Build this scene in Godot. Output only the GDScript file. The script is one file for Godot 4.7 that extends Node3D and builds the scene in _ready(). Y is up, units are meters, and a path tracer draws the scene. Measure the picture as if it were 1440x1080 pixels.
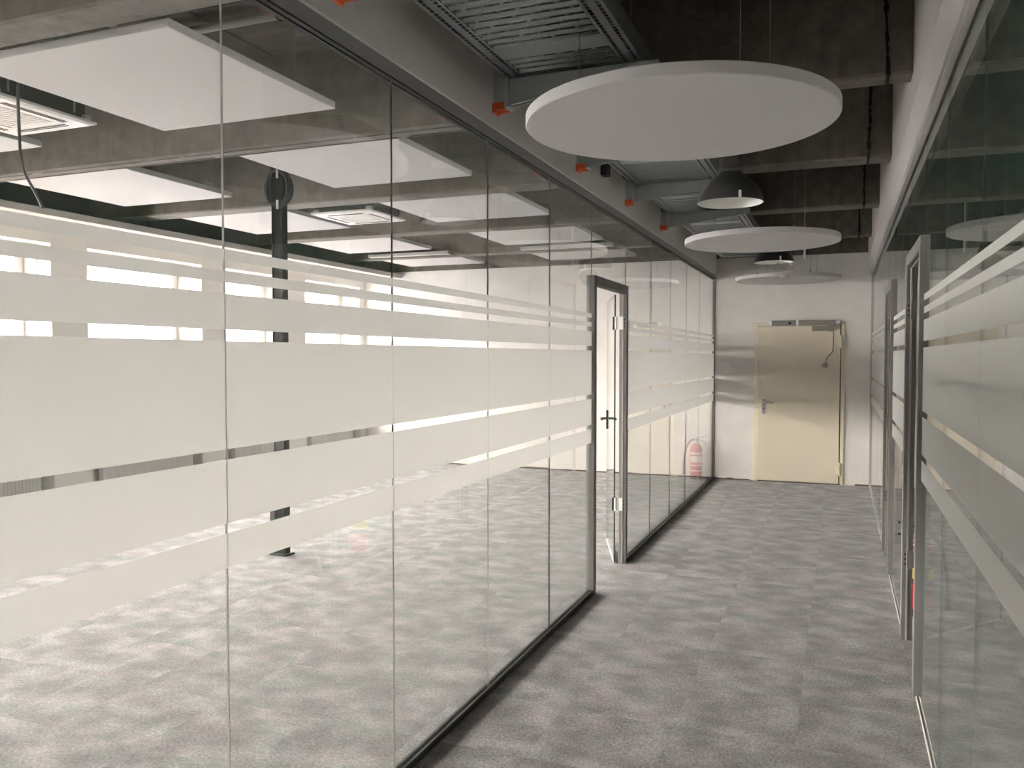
extends Node3D

# ---------------------------------------------------------------- constants of the place (metres, y up, the corridor runs along -z)
const XL := -1.551        # middle of the left glass
const XR := 0.360         # middle of the right glass
const ZE := -11.11        # face of the end wall
const ZF := 3.2           # face of the wall behind the camera
const XW := -6.85         # inner face of the window piers
const XE := 3.2           # far side of the right-hand room
const SOFFIT := 2.93
const SLAB := 3.47
const BEAMS := [[3.20, 3.01], [1.33, 1.14], [-0.54, -0.73], [-2.37, -2.56], [-4.33, -4.49], [-6.06, -6.28], [-7.92, -8.13], [-9.86, -10.05]]
const FILM := [[1.032, 1.126], [1.153, 1.325], [1.353, 1.643], [1.673, 1.769], [1.799, 1.829], [1.858, 1.887]]
const NICHES := [[-9.58, -10.96], [-7.99, -9.17], [-6.03, -7.58], [-4.12, -5.62], [-2.25, -3.71], [-0.38, -1.84], [1.49, 0.03], [3.05, 1.90]]

var M := {}
var rng := RandomNumberGenerator.new()
var taken := {}

# ---------------------------------------------------------------- naming and tagging
func numbered(n: String) -> String:
	if not taken.has(n):
		taken[n] = 0
		return n
	taken[n] += 1
	return "%s_%03d" % [n, taken[n]]

func tag(o: Node, label: String, category: String, group := "", kind := "") -> void:
	o.set_meta("label", label)
	o.set_meta("category", category)
	if group != "":
		o.set_meta("group", group)
	if kind != "":
		o.set_meta("kind", kind)

func thing(called: String, label: String, category: String, at := Vector3.ZERO, turn := 0.0, group := "", kind := "") -> Node3D:
	var o := Node3D.new()
	o.name = numbered(called)
	add_child(o)
	o.position = at
	o.rotation.y = turn
	tag(o, label, category, group, kind)
	return o

func put(called: String, mesh: Mesh, mat: Material, parent: Node, at := Vector3.ZERO) -> MeshInstance3D:
	var o := MeshInstance3D.new()
	o.name = called if parent != self else numbered(called)
	o.mesh = mesh
	if mat:
		o.material_override = mat
	parent.add_child(o, true)
	o.position = at
	return o

func obj(called: String, st: SurfaceTool, mat: Material, parent: Node, at := Vector3.ZERO) -> MeshInstance3D:
	return put(called, st.commit(), mat, parent, at)

# ---------------------------------------------------------------- shape helpers
func mb() -> SurfaceTool:
	var st := SurfaceTool.new()
	st.begin(Mesh.PRIMITIVE_TRIANGLES)
	return st

func tri(st: SurfaceTool, a: Vector3, b: Vector3, c: Vector3, n: Vector3) -> void:
	if (b - a).cross(c - a).dot(n) > 0.0:
		var t := b
		b = c
		c = t
	for p in [a, b, c]:
		st.set_normal(n)
		st.add_vertex(p)

func quad(st: SurfaceTool, a: Vector3, b: Vector3, c: Vector3, d: Vector3, n: Vector3) -> void:
	tri(st, a, b, c, n)
	tri(st, a, c, d, n)

# chamfered box; c is its centre, s its size
func cbox(st: SurfaceTool, c: Vector3, s: Vector3, ch := 0.0) -> void:
	var h := s * 0.5
	ch = minf(ch, minf(h.x, minf(h.y, h.z)) * 0.8)
	var i := h - Vector3.ONE * ch
	for ax in 3:
		var u := (ax + 1) % 3
		var v := (ax + 2) % 3
		for sg in [-1.0, 1.0]:
			var n := Vector3.ZERO
			n[ax] = sg
			var q := []
			for k in [[-1, -1], [1, -1], [1, 1], [-1, 1]]:
				var p := Vector3.ZERO
				p[ax] = sg * h[ax]
				p[u] = k[0] * i[u]
				p[v] = k[1] * i[v]
				q.append(c + p)
			quad(st, q[0], q[1], q[2], q[3], n)
	if ch <= 0.0:
		return
	for ax in 3:                          # edges that run along ax
		var u := (ax + 1) % 3
		var v := (ax + 2) % 3
		for su in [-1.0, 1.0]:
			for sv in [-1.0, 1.0]:
				var n := Vector3.ZERO
				n[u] = su
				n[v] = sv
				n = n.normalized()
				var a := Vector3.ZERO
				var b := Vector3.ZERO
				a[u] = su * h[u]
				a[v] = sv * i[v]
				b[u] = su * i[u]
				b[v] = sv * h[v]
				var ex := Vector3.ZERO
				ex[ax] = i[ax]
				quad(st, c + a - ex, c + a + ex, c + b + ex, c + b - ex, n)
	for sx in [-1.0, 1.0]:
		for sy in [-1.0, 1.0]:
			for sz in [-1.0, 1.0]:
				var sg := Vector3(sx, sy, sz)
				tri(st, c + Vector3(h.x, i.y, i.z) * sg, c + Vector3(i.x, h.y, i.z) * sg, c + Vector3(i.x, i.y, h.z) * sg, sg.normalized())

# box from corner to corner
func bb(st: SurfaceTool, x0: float, x1: float, y0: float, y1: float, z0: float, z1: float, ch := 0.0) -> void:
	cbox(st, Vector3((x0 + x1) / 2, (y0 + y1) / 2, (z0 + z1) / 2), Vector3(absf(x1 - x0), absf(y1 - y0), absf(z1 - z0)), ch)

# profile of [radius, height] turned round the y axis; segments of the profile are smooth round and sharp along unless smooth is set
func lathe(st: SurfaceTool, prof: Array, n := 48, c := Vector3.ZERO, smooth := false) -> void:
	var nn := []
	for k in prof.size() - 1:
		var d := Vector2(prof[k + 1][0] - prof[k][0], prof[k + 1][1] - prof[k][1]).normalized()
		nn.append(Vector2(d.y, -d.x))
	for k in prof.size() - 1:
		var n0: Vector2 = nn[k]
		var n1: Vector2 = nn[k]
		if smooth and k > 0:
			n0 = ((nn[k - 1] as Vector2) + nn[k]).normalized()
		if smooth and k < nn.size() - 1:
			n1 = ((nn[k + 1] as Vector2) + nn[k]).normalized()
		for j in n:
			var a0 := TAU * j / n
			var a1 := TAU * (j + 1) / n
			var d0 := Vector3(cos(a0), 0, sin(a0))
			var d1 := Vector3(cos(a1), 0, sin(a1))
			var up := Vector3.UP
			var p := [d0 * prof[k][0] + up * prof[k][1], d1 * prof[k][0] + up * prof[k][1], d1 * prof[k + 1][0] + up * prof[k + 1][1], d0 * prof[k + 1][0] + up * prof[k + 1][1]]
			var m := [d0 * n0.x + up * n0.y, d1 * n0.x + up * n0.y, d1 * n1.x + up * n1.y, d0 * n1.x + up * n1.y]
			for t in [[0, 1, 2], [0, 2, 3]]:
				var f: Vector3 = (p[t[1]] - p[t[0]]).cross(p[t[2]] - p[t[0]])
				if f.length() < 1e-10:
					continue
				var order: Array = t if f.dot(m[t[0]]) < 0.0 else [t[0], t[2], t[1]]
				for q in order:
					st.set_normal(m[q])
					st.add_vertex(c + p[q])

# round tube along points
func tube(st: SurfaceTool, pts: Array, r: float, n := 8, caps := true) -> void:
	var rings := []
	var norms := []
	var side := Vector3.ZERO
	for k in pts.size():
		var d: Vector3 = (pts[mini(k + 1, pts.size() - 1)] - pts[maxi(k - 1, 0)]).normalized()
		if side == Vector3.ZERO:
			side = d.cross(Vector3.UP if absf(d.y) < 0.9 else Vector3.RIGHT).normalized()
		side = (side - d * side.dot(d)).normalized()
		var up := d.cross(side)
		var ring := []
		var nr := []
		for j in n:
			var a := TAU * j / n
			var o := side * cos(a) + up * sin(a)
			ring.append(pts[k] + o * r)
			nr.append(o)
		rings.append(ring)
		norms.append(nr)
	for k in pts.size() - 1:
		for j in n:
			var i := (j + 1) % n
			var p := [rings[k][j], rings[k][i], rings[k + 1][i], rings[k + 1][j]]
			var m := [norms[k][j], norms[k][i], norms[k + 1][i], norms[k + 1][j]]
			for t in [[0, 1, 2], [0, 2, 3]]:
				var f: Vector3 = (p[t[1]] - p[t[0]]).cross(p[t[2]] - p[t[0]])
				var order: Array = t if f.dot(m[t[0]]) < 0.0 else [t[0], t[2], t[1]]
				for q in order:
					st.set_normal(m[q])
					st.add_vertex(p[q])
	if caps:
		for e in [0, pts.size() - 1]:
			var d2: Vector3 = (pts[1] - pts[0]).normalized() * -1.0 if e == 0 else (pts[-1] - pts[-2]).normalized()
			for j in n:
				tri(st, pts[e], rings[e][j], rings[e][(j + 1) % n], d2)

func curve(pts: Array, steps := 8) -> Array:
	var c := Curve3D.new()
	for k in pts.size():
		var t: Vector3 = (pts[mini(k + 1, pts.size() - 1)] - pts[maxi(k - 1, 0)]) / 6.0
		c.add_point(pts[k], -t, t)
	var out := []
	for k in pts.size() - 1:
		for j in steps:
			out.append(c.sample(k, float(j) / steps))
	out.append(pts[-1])
	return out

# ---------------------------------------------------------------- materials
func mat(called: String, color: Color, rough := 0.6, metal := 0.0) -> StandardMaterial3D:
	var m := StandardMaterial3D.new()
	m.resource_name = called
	m.albedo_color = color
	m.roughness = rough
	m.metallic = metal
	M[called] = m
	return m

func noise_tex(sd: int, freq: float, oct: int, ramp: Array, size := 512, normal := false) -> NoiseTexture2D:
	var f := FastNoiseLite.new()
	f.seed = sd
	f.frequency = freq
	f.fractal_octaves = oct
	var t := NoiseTexture2D.new()
	t.width = size
	t.height = size
	t.seamless = true
	t.noise = f
	if normal:
		t.as_normal_map = true
		t.bump_strength = 4.0
	elif ramp.size():
		var g := Gradient.new()
		g.offsets = PackedFloat32Array(range(ramp.size()).map(func(k): return float(k) / (ramp.size() - 1)))
		g.colors = PackedColorArray(ramp)
		t.color_ramp = g
	return t

func tri_planar(m: StandardMaterial3D, scale: Vector3) -> void:
	m.uv1_triplanar = true
	m.uv1_world_triplanar = true
	m.uv1_scale = scale

func grey(v: float, warm := 0.0) -> Color:
	return Color(v + warm, v, v - warm * 1.3)

func materials() -> void:
	# raw concrete with clouds, board streaks and fine relief
	var c := mat("concrete", Color(1, 1, 1), 0.85)
	c.albedo_texture = noise_tex(3, 0.012, 6, [grey(0.335, 0.022), grey(0.395, 0.024), grey(0.42, 0.024), grey(0.49, 0.024)], 1024)
	tri_planar(c, Vector3(0.55, 0.55, 0.55))
	c.detail_enabled = true
	c.detail_blend_mode = BaseMaterial3D.BLEND_MODE_MUL
	c.detail_albedo = noise_tex(8, 0.02, 4, [grey(0.90), grey(0.97), Color(1, 1, 1)], 512)
	c.detail_uv_layer = BaseMaterial3D.DETAIL_UV_2
	c.uv2_triplanar = true
	c.uv2_world_triplanar = true
	c.uv2_scale = Vector3(1.7, 0.16, 1.7)
	c.heightmap_enabled = true
	c.heightmap_texture = noise_tex(5, 0.05, 5, [], 512)
	c.heightmap_scale = 0.25
	var s := mat("slab", Color(0.82, 0.79, 0.75), 0.9)
	s.albedo_texture = c.albedo_texture
	tri_planar(s, Vector3(0.4, 0.4, 0.4))
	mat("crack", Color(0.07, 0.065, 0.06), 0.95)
	var w := mat("plaster", Color(0.885, 0.875, 0.86), 0.85)
	w.albedo_texture = noise_tex(11, 0.01, 4, [grey(0.955), grey(1.0)], 512)
	tri_planar(w, Vector3(0.5, 0.5, 0.5))
	mat("grey_plaster", Color(0.90, 0.89, 0.88), 0.8)
	mat("downstand_white", Color(0.73, 0.71, 0.685), 0.85)
	mat("room_white", Color(0.90, 0.89, 0.87), 0.85)
	mat("ragged_base", Color(0.36, 0.31, 0.26), 0.9)
	mat("aluminium", Color(0.45, 0.44, 0.435), 0.5, 0.1)
	mat("channel_grey", Color(0.62, 0.62, 0.62), 0.5)
	mat("dark_profile", Color(0.26, 0.255, 0.25), 0.5, 0.2)
	mat("light_profile", Color(0.66, 0.65, 0.63), 0.45, 0.2)
	mat("gasket", Color(0.08, 0.08, 0.08), 0.7)
	mat("joint", Color(0.62, 0.61, 0.59), 0.5)
	mat("sealant", Color(0.78, 0.77, 0.75), 0.6)
	var g := mat("glass", Color(0.50, 0.66, 0.59, 0.045), 0.0)
	g.transparency = BaseMaterial3D.TRANSPARENCY_ALPHA
	g.metallic_specular = 0.5
	mat("glass_edge", Color(0.36, 0.385, 0.37), 0.4)
	mat("leaf_edge", Color(0.10, 0.15, 0.14), 0.4)
	var f := mat("film", Color(0.725, 0.735, 0.72), 0.75)
	f.backlight_enabled = true
	f.backlight = Color(0.660, 0.657, 0.645)
	f.cull_mode = BaseMaterial3D.CULL_DISABLED
	var ap := mat("acoustic_white", Color(0.755, 0.745, 0.74), 0.9)
	ap.normal_enabled = true
	ap.normal_texture = noise_tex(21, 0.2, 2, [], 256, true)
	ap.normal_scale = 0.12
	tri_planar(ap, Vector3(6, 6, 6))
	mat("acoustic_edge", Color(0.86, 0.84, 0.80), 0.9)
	mat("wire", Color(0.55, 0.55, 0.55), 0.4, 0.6)
	var z := mat("galvanised", Color(0.70, 0.73, 0.73), 0.40, 0.85)
	z.albedo_texture = noise_tex(31, 0.03, 3, [grey(0.66), grey(0.84), grey(0.78), grey(0.95)], 512)
	tri_planar(z, Vector3(3, 3, 3))
	mat("orange", Color(0.88, 0.40, 0.20), 0.5)
	mat("bracket_zinc", Color(0.66, 0.68, 0.675), 0.45, 0.35)
	mat("lamp_grey", Color(0.30, 0.30, 0.295), 0.45)
	mat("lamp_black", Color(0.07, 0.075, 0.07), 0.4)
	mat("enamel", Color(0.92, 0.92, 0.90), 0.35)
	mat("black", Color(0.045, 0.047, 0.045), 0.5)
	mat("pole_black", Color(0.045, 0.047, 0.045), 0.75)
	mat("cable_black", Color(0.05, 0.05, 0.05), 0.5)
	mat("cable_grey", Color(0.33, 0.32, 0.33), 0.5)
	mat("tape", Color(0.70, 0.70, 0.70), 0.5)
	mat("unit_white", Color(0.80, 0.79, 0.775), 0.45)
	mat("unit_grille", Color(0.64, 0.62, 0.60), 0.6)
	mat("unit_dark", Color(0.07, 0.08, 0.085), 0.5)
	mat("pvc_white", Color(0.70, 0.69, 0.66), 0.5)
	var d := mat("door_cream", Color(0.86, 0.825, 0.75), 0.55)
	d.albedo_texture = noise_tex(41, 0.008, 3, [grey(0.97), grey(1.0)], 256)
	tri_planar(d, Vector3(0.5, 0.5, 0.5))
	mat("frame_cream", Color(0.86, 0.825, 0.735), 0.5)
	mat("steel", Color(0.66, 0.66, 0.65), 0.35, 0.8)
	mat("closer_grey", Color(0.56, 0.55, 0.53), 0.4, 0.35)
	mat("chrome", Color(0.9, 0.9, 0.89), 0.15, 0.9)
	mat("plastic_white", Color(0.93, 0.93, 0.92), 0.4)
	mat("red", Color(0.76, 0.06, 0.07), 0.28)
	mat("label_white", Color(0.90, 0.90, 0.88), 0.5)
	mat("label_yellow", Color(0.90, 0.80, 0.12), 0.5)
	mat("rubber", Color(0.06, 0.06, 0.06), 0.7)
	mat("radiator", Color(0.80, 0.79, 0.78), 0.4)
	mat("window_frame", Color(0.91, 0.90, 0.89), 0.4)
	var wg := mat("window_glass", Color(0.9, 0.95, 0.95, 0.02), 0.0)
	wg.transparency = BaseMaterial3D.TRANSPARENCY_ALPHA
	mat("facade", Color(0.70, 0.69, 0.73), 0.9)
	mat("shade_black", Color(0.10, 0.10, 0.098), 0.9)  # shade put into the colour, for the unlit wall above the window soffit
	mat("facade_glass", Color(0.60, 0.66, 0.76), 0.3)
	mat("brick_a", Color(0.80, 0.64, 0.36), 0.9)
	mat("brick_b", Color(0.74, 0.57, 0.31), 0.9)
	mat("mortar", Color(0.66, 0.60, 0.50), 0.95)
	mat("asphalt", Color(0.45, 0.45, 0.45), 0.95)
	var wr := mat("wrap", Color(0.36, 0.31, 0.24, 0.16), 0.12)
	wr.transparency = BaseMaterial3D.TRANSPARENCY_ALPHA
	mat("subfloor", Color(0.25, 0.24, 0.23), 0.95)
	M.carpet = carpet_material()

# one big sheet of carpet print; each tile takes a window of its own from it
func carpet_material() -> StandardMaterial3D:
	var n := 1024
	var im := Image.create(n, n, false, Image.FORMAT_RGB8)
	var big := FastNoiseLite.new()
	big.seed = 2
	big.frequency = 1.0
	big.fractal_octaves = 4
	var hue := FastNoiseLite.new()
	hue.seed = 9
	hue.frequency = 1.0
	hue.fractal_octaves = 2
	var streak := FastNoiseLite.new()
	streak.seed = 17
	streak.frequency = 1.0
	streak.fractal_octaves = 3
	var r := RandomNumberGenerator.new()
	r.seed = 5
	for y in n:
		for x in n:
			var u := x * 2.5 / n
			var v := y * 2.5 / n
			var b := big.get_noise_2d(u * 3.2, v * 4.0)
			var s := streak.get_noise_2d(u * 130.0, v * 22.0)
			var k := streak.get_noise_2d(u * 60.0 + 50.0, v * 48.0)
			var g := r.randf() - 0.5
			var l := 0.470 + 0.135 * b + 0.025 * s + 0.110 * k + 0.08 * g
			var t := 0.026 * hue.get_noise_2d(u * 2.6 + 7.0, v * 4.5)
			im.set_pixel(x, y, Color(l + 0.010 + t, l, l - 0.001 + t * 0.4))
	var m := mat("carpet", Color(1, 1, 1), 0.95)
	m.albedo_texture = ImageTexture.create_from_image(im)
	m.metallic_specular = 0.2
	m.rim_enabled = true
	m.rim = 0.25
	m.rim_tint = 0.6
	return m

# ---------------------------------------------------------------- scene
func _ready() -> void:
	rng.seed = 12
	var cam := Camera3D.new()
	cam.name = "camera"
	cam.fov = 49.735
	cam.position = Vector3(0, 1.6, 0)
	cam.rotation = Vector3(deg_to_rad(-1.868), deg_to_rad(21.621), 0)
	cam.near = 0.05
	cam.far = 200.0
	add_child(cam)
	cam.current = true
	var we := WorldEnvironment.new()
	we.name = "environment"
	var e := Environment.new()
	var sk := ProceduralSkyMaterial.new()
	sk.sky_top_color = Color(0.975, 0.958, 0.938)
	sk.sky_horizon_color = Color(1.0, 0.958, 0.908)
	sk.sky_curve = 0.2
	sk.ground_horizon_color = Color(0.72, 0.71, 0.70)
	sk.ground_bottom_color = Color(0.50, 0.50, 0.50)
	e.background_mode = Environment.BG_SKY
	e.sky = Sky.new()
	e.sky.sky_material = sk
	e.background_energy_multiplier = 4.0
	e.tonemap_mode = Environment.TONE_MAPPER_LINEAR
	e.tonemap_exposure = 18.0
	e.sdfgi_enabled = true
	e.ssao_enabled = true
	e.ssil_enabled = true
	we.environment = e
	add_child(we)

	materials()
	shell()
	carpet()
	windows()
	outside()
	partitions()
	glass_doors()
	steel_door()
	panels()
	discs()
	lamps()
	tray()
	cassettes()
	pole()
	small_things()
	extinguishers()
	radiators()

# ---------------------------------------------------------------- shell
func shell() -> void:
	var st := mb()
	bb(st, XW - 0.6, XE + 0.2, -0.25, -0.006, ZF + 0.2, ZE - 0.2)
	var fl := obj("floor", st, M.subfloor, self)
	tag(fl, "floor of the office laid with grey mottled carpet tiles", "floor", "", "structure")
	# ceiling: slab planks between the beams, beams as parts
	var ce := thing("ceiling", "raw grey concrete ceiling with deep ribs running across the rooms", "ceiling", Vector3.ZERO, 0.0, "", "structure")
	st = mb()
	bb(st, XW - 0.6, XE + 0.2, SLAB + 0.03, SLAB + 0.3, ZF + 0.2, ZE - 0.2)
	obj("deck", st, M.slab, ce)
	var edges := [ZF]
	for b in BEAMS:
		edges.append(b[0])
		edges.append(b[1])
	edges.append(ZE)
	for k in range(0, edges.size(), 2):
		var z0: float = edges[k]
		var z1: float = edges[k + 1]
		if z0 - z1 < 0.05:
			continue
		var xs := [XW - 0.1, -5.7, -4.5, -3.305, -2.1, -0.9, 0.3, 1.5, XE]
		for j in xs.size() - 1:
			st = mb()
			bb(st, xs[j] + 0.006, xs[j + 1] - 0.006, SLAB, SLAB + 0.04, z0, z1, 0.004)
			obj("slab_plank", st, M.slab, ce)
	for b in BEAMS:
		st = mb()
		var x0 := XW - 0.1
		var zc: float = (b[0] + b[1]) / 2
		var hw: float = (b[0] - b[1]) / 2
		# a rib that widens slightly upwards, soffit edge chamfered
		var prof := [Vector2(hw - 0.012, SOFFIT), Vector2(hw, SOFFIT + 0.012), Vector2(hw + 0.012, SLAB + 0.03)]
		for k in prof.size() - 1:
			for sg in [-1.0, 1.0]:
				var p: Vector2 = prof[k]
				var q: Vector2 = prof[k + 1]
				var nrm := Vector3(0, -(q.x - p.x), sg * (q.y - p.y)).normalized()
				quad(st, Vector3(x0, p.y, zc + sg * p.x), Vector3(XE, p.y, zc + sg * p.x), Vector3(XE, q.y, zc + sg * q.x), Vector3(x0, q.y, zc + sg * q.x), nrm)
		quad(st, Vector3(x0, SOFFIT, zc - hw + 0.012), Vector3(XE, SOFFIT, zc - hw + 0.012), Vector3(XE, SOFFIT, zc + hw - 0.012), Vector3(x0, SOFFIT, zc + hw - 0.012), Vector3.DOWN)
		for ex in [x0, XE]:
			quad(st, Vector3(ex, SOFFIT, zc - hw), Vector3(ex, SOFFIT, zc + hw), Vector3(ex, SLAB + 0.03, zc + hw + 0.012), Vector3(ex, SLAB + 0.03, zc - hw - 0.012), Vector3(-1 if ex == x0 else 1, 0, 0))
		var beam := obj("beam", st, M.concrete, ce)
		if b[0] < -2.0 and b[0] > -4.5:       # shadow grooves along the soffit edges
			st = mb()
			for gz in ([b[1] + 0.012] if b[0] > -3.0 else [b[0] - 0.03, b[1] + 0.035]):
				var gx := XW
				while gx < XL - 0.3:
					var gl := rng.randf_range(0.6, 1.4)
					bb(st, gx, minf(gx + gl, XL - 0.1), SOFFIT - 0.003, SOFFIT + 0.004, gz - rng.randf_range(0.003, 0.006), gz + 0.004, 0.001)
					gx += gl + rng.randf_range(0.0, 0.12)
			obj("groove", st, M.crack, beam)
		if b[0] > -11.0 and b[0] < 1.0:       # the dark ragged joint beside the right-hand partition
			st = mb()
			var xa := 0.17
			var yy := SLAB
			while yy > SOFFIT - 0.001:
				var wv := rng.randf_range(0.008, 0.024)
				xa += rng.randf_range(-0.003, 0.003)
				bb(st, xa - wv / 2, xa + wv / 2, maxf(yy - 0.030, SOFFIT - 0.004), yy, b[0] + 0.002, b[0] + 0.016, 0.004)
				yy -= 0.024
			bb(st, xa - 0.008, xa + 0.009, SOFFIT - 0.004, SOFFIT + 0.002, b[0], b[1], 0.001)
			obj("crack_joint", st, M.crack, beam)
	# end wall
	var ew := thing("wall_end", "white plastered end wall closing the corridor and the left room", "wall", Vector3.ZERO, 0.0, "", "structure")
	st = mb()
	bb(st, XW - 0.6, XE + 0.2, -0.2, 2.885, ZE, ZE - 0.2)
	obj("plaster", st, M.plaster, ew)
	st = mb()
	bb(st, XW - 0.6, XE + 0.2, 2.885, SLAB + 0.05, ZE + 0.004, ZE - 0.2)
	obj("concrete_band", st, M.concrete, ew)
	# rough unpainted strip at the foot of the wall, uneven pieces
	st = mb()
	var x := XW
	while x < XE:
		var l := rng.randf_range(0.05, 0.28)
		if x + l < -1.05 or x > 0.07:
			var xe := minf(x + l, -1.05) if x < -1.05 else x + l
			bb(st, x, xe, 0.0, rng.randf_range(0.008, 0.028), ZE + 0.004, ZE - 0.01)
		x += l
	obj("ragged_base", st, M.ragged_base, ew)
	# wall behind the camera, side walls of the right-hand room
	st = mb()
	bb(st, XW - 0.6, XE + 0.2, -0.2, SLAB + 0.05, ZF, ZF + 0.2)
	tag(obj("wall_back", st, M.plaster, self), "white wall behind the camera at the near end of the corridor", "wall", "", "structure")
	st = mb()
	bb(st, XE, XE + 0.2, -0.2, SLAB + 0.05, ZF + 0.2, ZE - 0.2)
	tag(obj("wall_right", st, M.plaster, self), "white far side wall of the room behind the right glass", "wall", "", "structure")
	# downstands over both partitions
	st = mb()
	bb(st, -1.62, -1.524, 2.672, SLAB + 0.01, ZF, ZE, 0.006)
	tag(obj("trim_1", st, M.grey_plaster, self), "pale grey downstand above the left glass partition, beside the cable tray", "downstand", "", "structure")
	st = mb()
	var pr := [Vector2(0.30, SLAB + 0.01), Vector2(0.30, 2.78), Vector2(0.328, 2.64), Vector2(0.45, 2.64), Vector2(0.45, SLAB + 0.01)]
	for k in pr.size() - 1:
		var p: Vector2 = pr[k]
		var q: Vector2 = pr[k + 1]
		var d := (q - p).normalized()
		var nrm := Vector3(d.y, -d.x, 0)
		quad(st, Vector3(p.x, p.y, ZF), Vector3(p.x, p.y, ZE), Vector3(q.x, q.y, ZE), Vector3(q.x, q.y, ZF), nrm)
	tag(obj("trim_2", st, M.downstand_white, self), "white downstand with a slanted lower face above the right glass partition", "downstand", "", "structure")
	# boxed soffit along the window wall
	st = mb()
	bb(st, XW - 0.02, -6.20, 2.79, 2.85, ZF, ZE, 0.004)
	tag(obj("trim_3", st, M.downstand_white, self), "white boxed soffit running above the windows of the left room", "soffit", "", "structure")

# ---------------------------------------------------------------- carpet tiles
func tile_mesh(w: float, d: float, variant: int) -> ArrayMesh:
	var st := mb()
	var u0 := (variant % 5) * 0.2
	var v0 := (variant / 5) * 0.2
	var us := w / 2.5
	var vs := d / 2.5
	var g := 0.0002
	var h := 0.006
	var c := [Vector3(g, 0, g), Vector3(w - g, 0, g), Vector3(w - g, 0, d - g), Vector3(g, 0, d - g)]
	var uv := [Vector2(u0, v0), Vector2(u0 + us, v0), Vector2(u0 + us, v0 + vs), Vector2(u0, v0 + vs)]
	for t in [[0, 1, 2], [0, 2, 3]]:
		for k in t:
			st.set_normal(Vector3.UP)
			st.set_uv(uv[k])
			st.add_vertex(c[k])
	for k in 4:
		var a: Vector3 = c[k]
		var b: Vector3 = c[(k + 1) % 4]
		var n := (b - a).cross(Vector3.UP).normalized() * -1.0
		var dn := Vector3(0, -h, 0)
		var q := [[a, k], [b, (k + 1) % 4], [b + dn, (k + 1) % 4], [a, k], [b + dn, (k + 1) % 4], [a + dn, k]]
		for p in q:
			st.set_normal(-n)
			st.set_uv(uv[p[1]])
			st.add_vertex(p[0])
	return st.commit()

func carpet() -> void:
	var fl := get_node("floor")
	var spots := []
	var x := -0.155 - 14 * 0.5
	while x < XE:
		var z := -5.05 - 13 * 0.5
		while z < ZF:
			var x0 := maxf(x, XW)
			var x1 := minf(x + 0.5, XE)
			var z0 := maxf(z, ZE)
			var z1 := minf(z + 0.5, ZF)
			if x1 - x0 > 0.02 and z1 - z0 > 0.02:
				var cx := (x0 + x1) / 2
				var cz := (z0 + z1) / 2
				var f := Vector2(-sin(deg_to_rad(21.62)), -cos(deg_to_rad(21.62)))
				var depth := Vector2(cx, cz).dot(f)
				var side := Vector2(cx, cz).dot(Vector2(-f.y, f.x))
				var seen := depth > 2.6 and absf(side) < depth * 0.68
				if cx > 0.55:
					seen = false
				spots.append([x0, x1, z0, z1, (depth if seen else depth + 100.0 if depth > 0 else 300.0), rng.randi() % 25])
			z += 0.5
		x += 0.5
	spots.sort_custom(func(a, b): return a[4] < b[4])
	var shared := {}
	var rest := SurfaceTool.new()
	rest.begin(Mesh.PRIMITIVE_TRIANGLES)
	for k in spots.size():
		var s: Array = spots[k]
		var w: float = s[1] - s[0]
		var d: float = s[3] - s[2]
		var key := "%.3f %.3f %d" % [w, d, s[5]]
		if not shared.has(key):
			shared[key] = tile_mesh(w, d, s[5])
		if k < 300:
			put("carpet_tile", shared[key], M.carpet, fl, Vector3(s[0], 0, s[2]))
		else:
			rest.append_from(shared[key], 0, Transform3D(Basis(), Vector3(s[0], 0, s[2])))
	var o := obj("carpet_tiles", rest, M.carpet, fl)
	o.set_meta("kind", "stuff")

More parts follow.
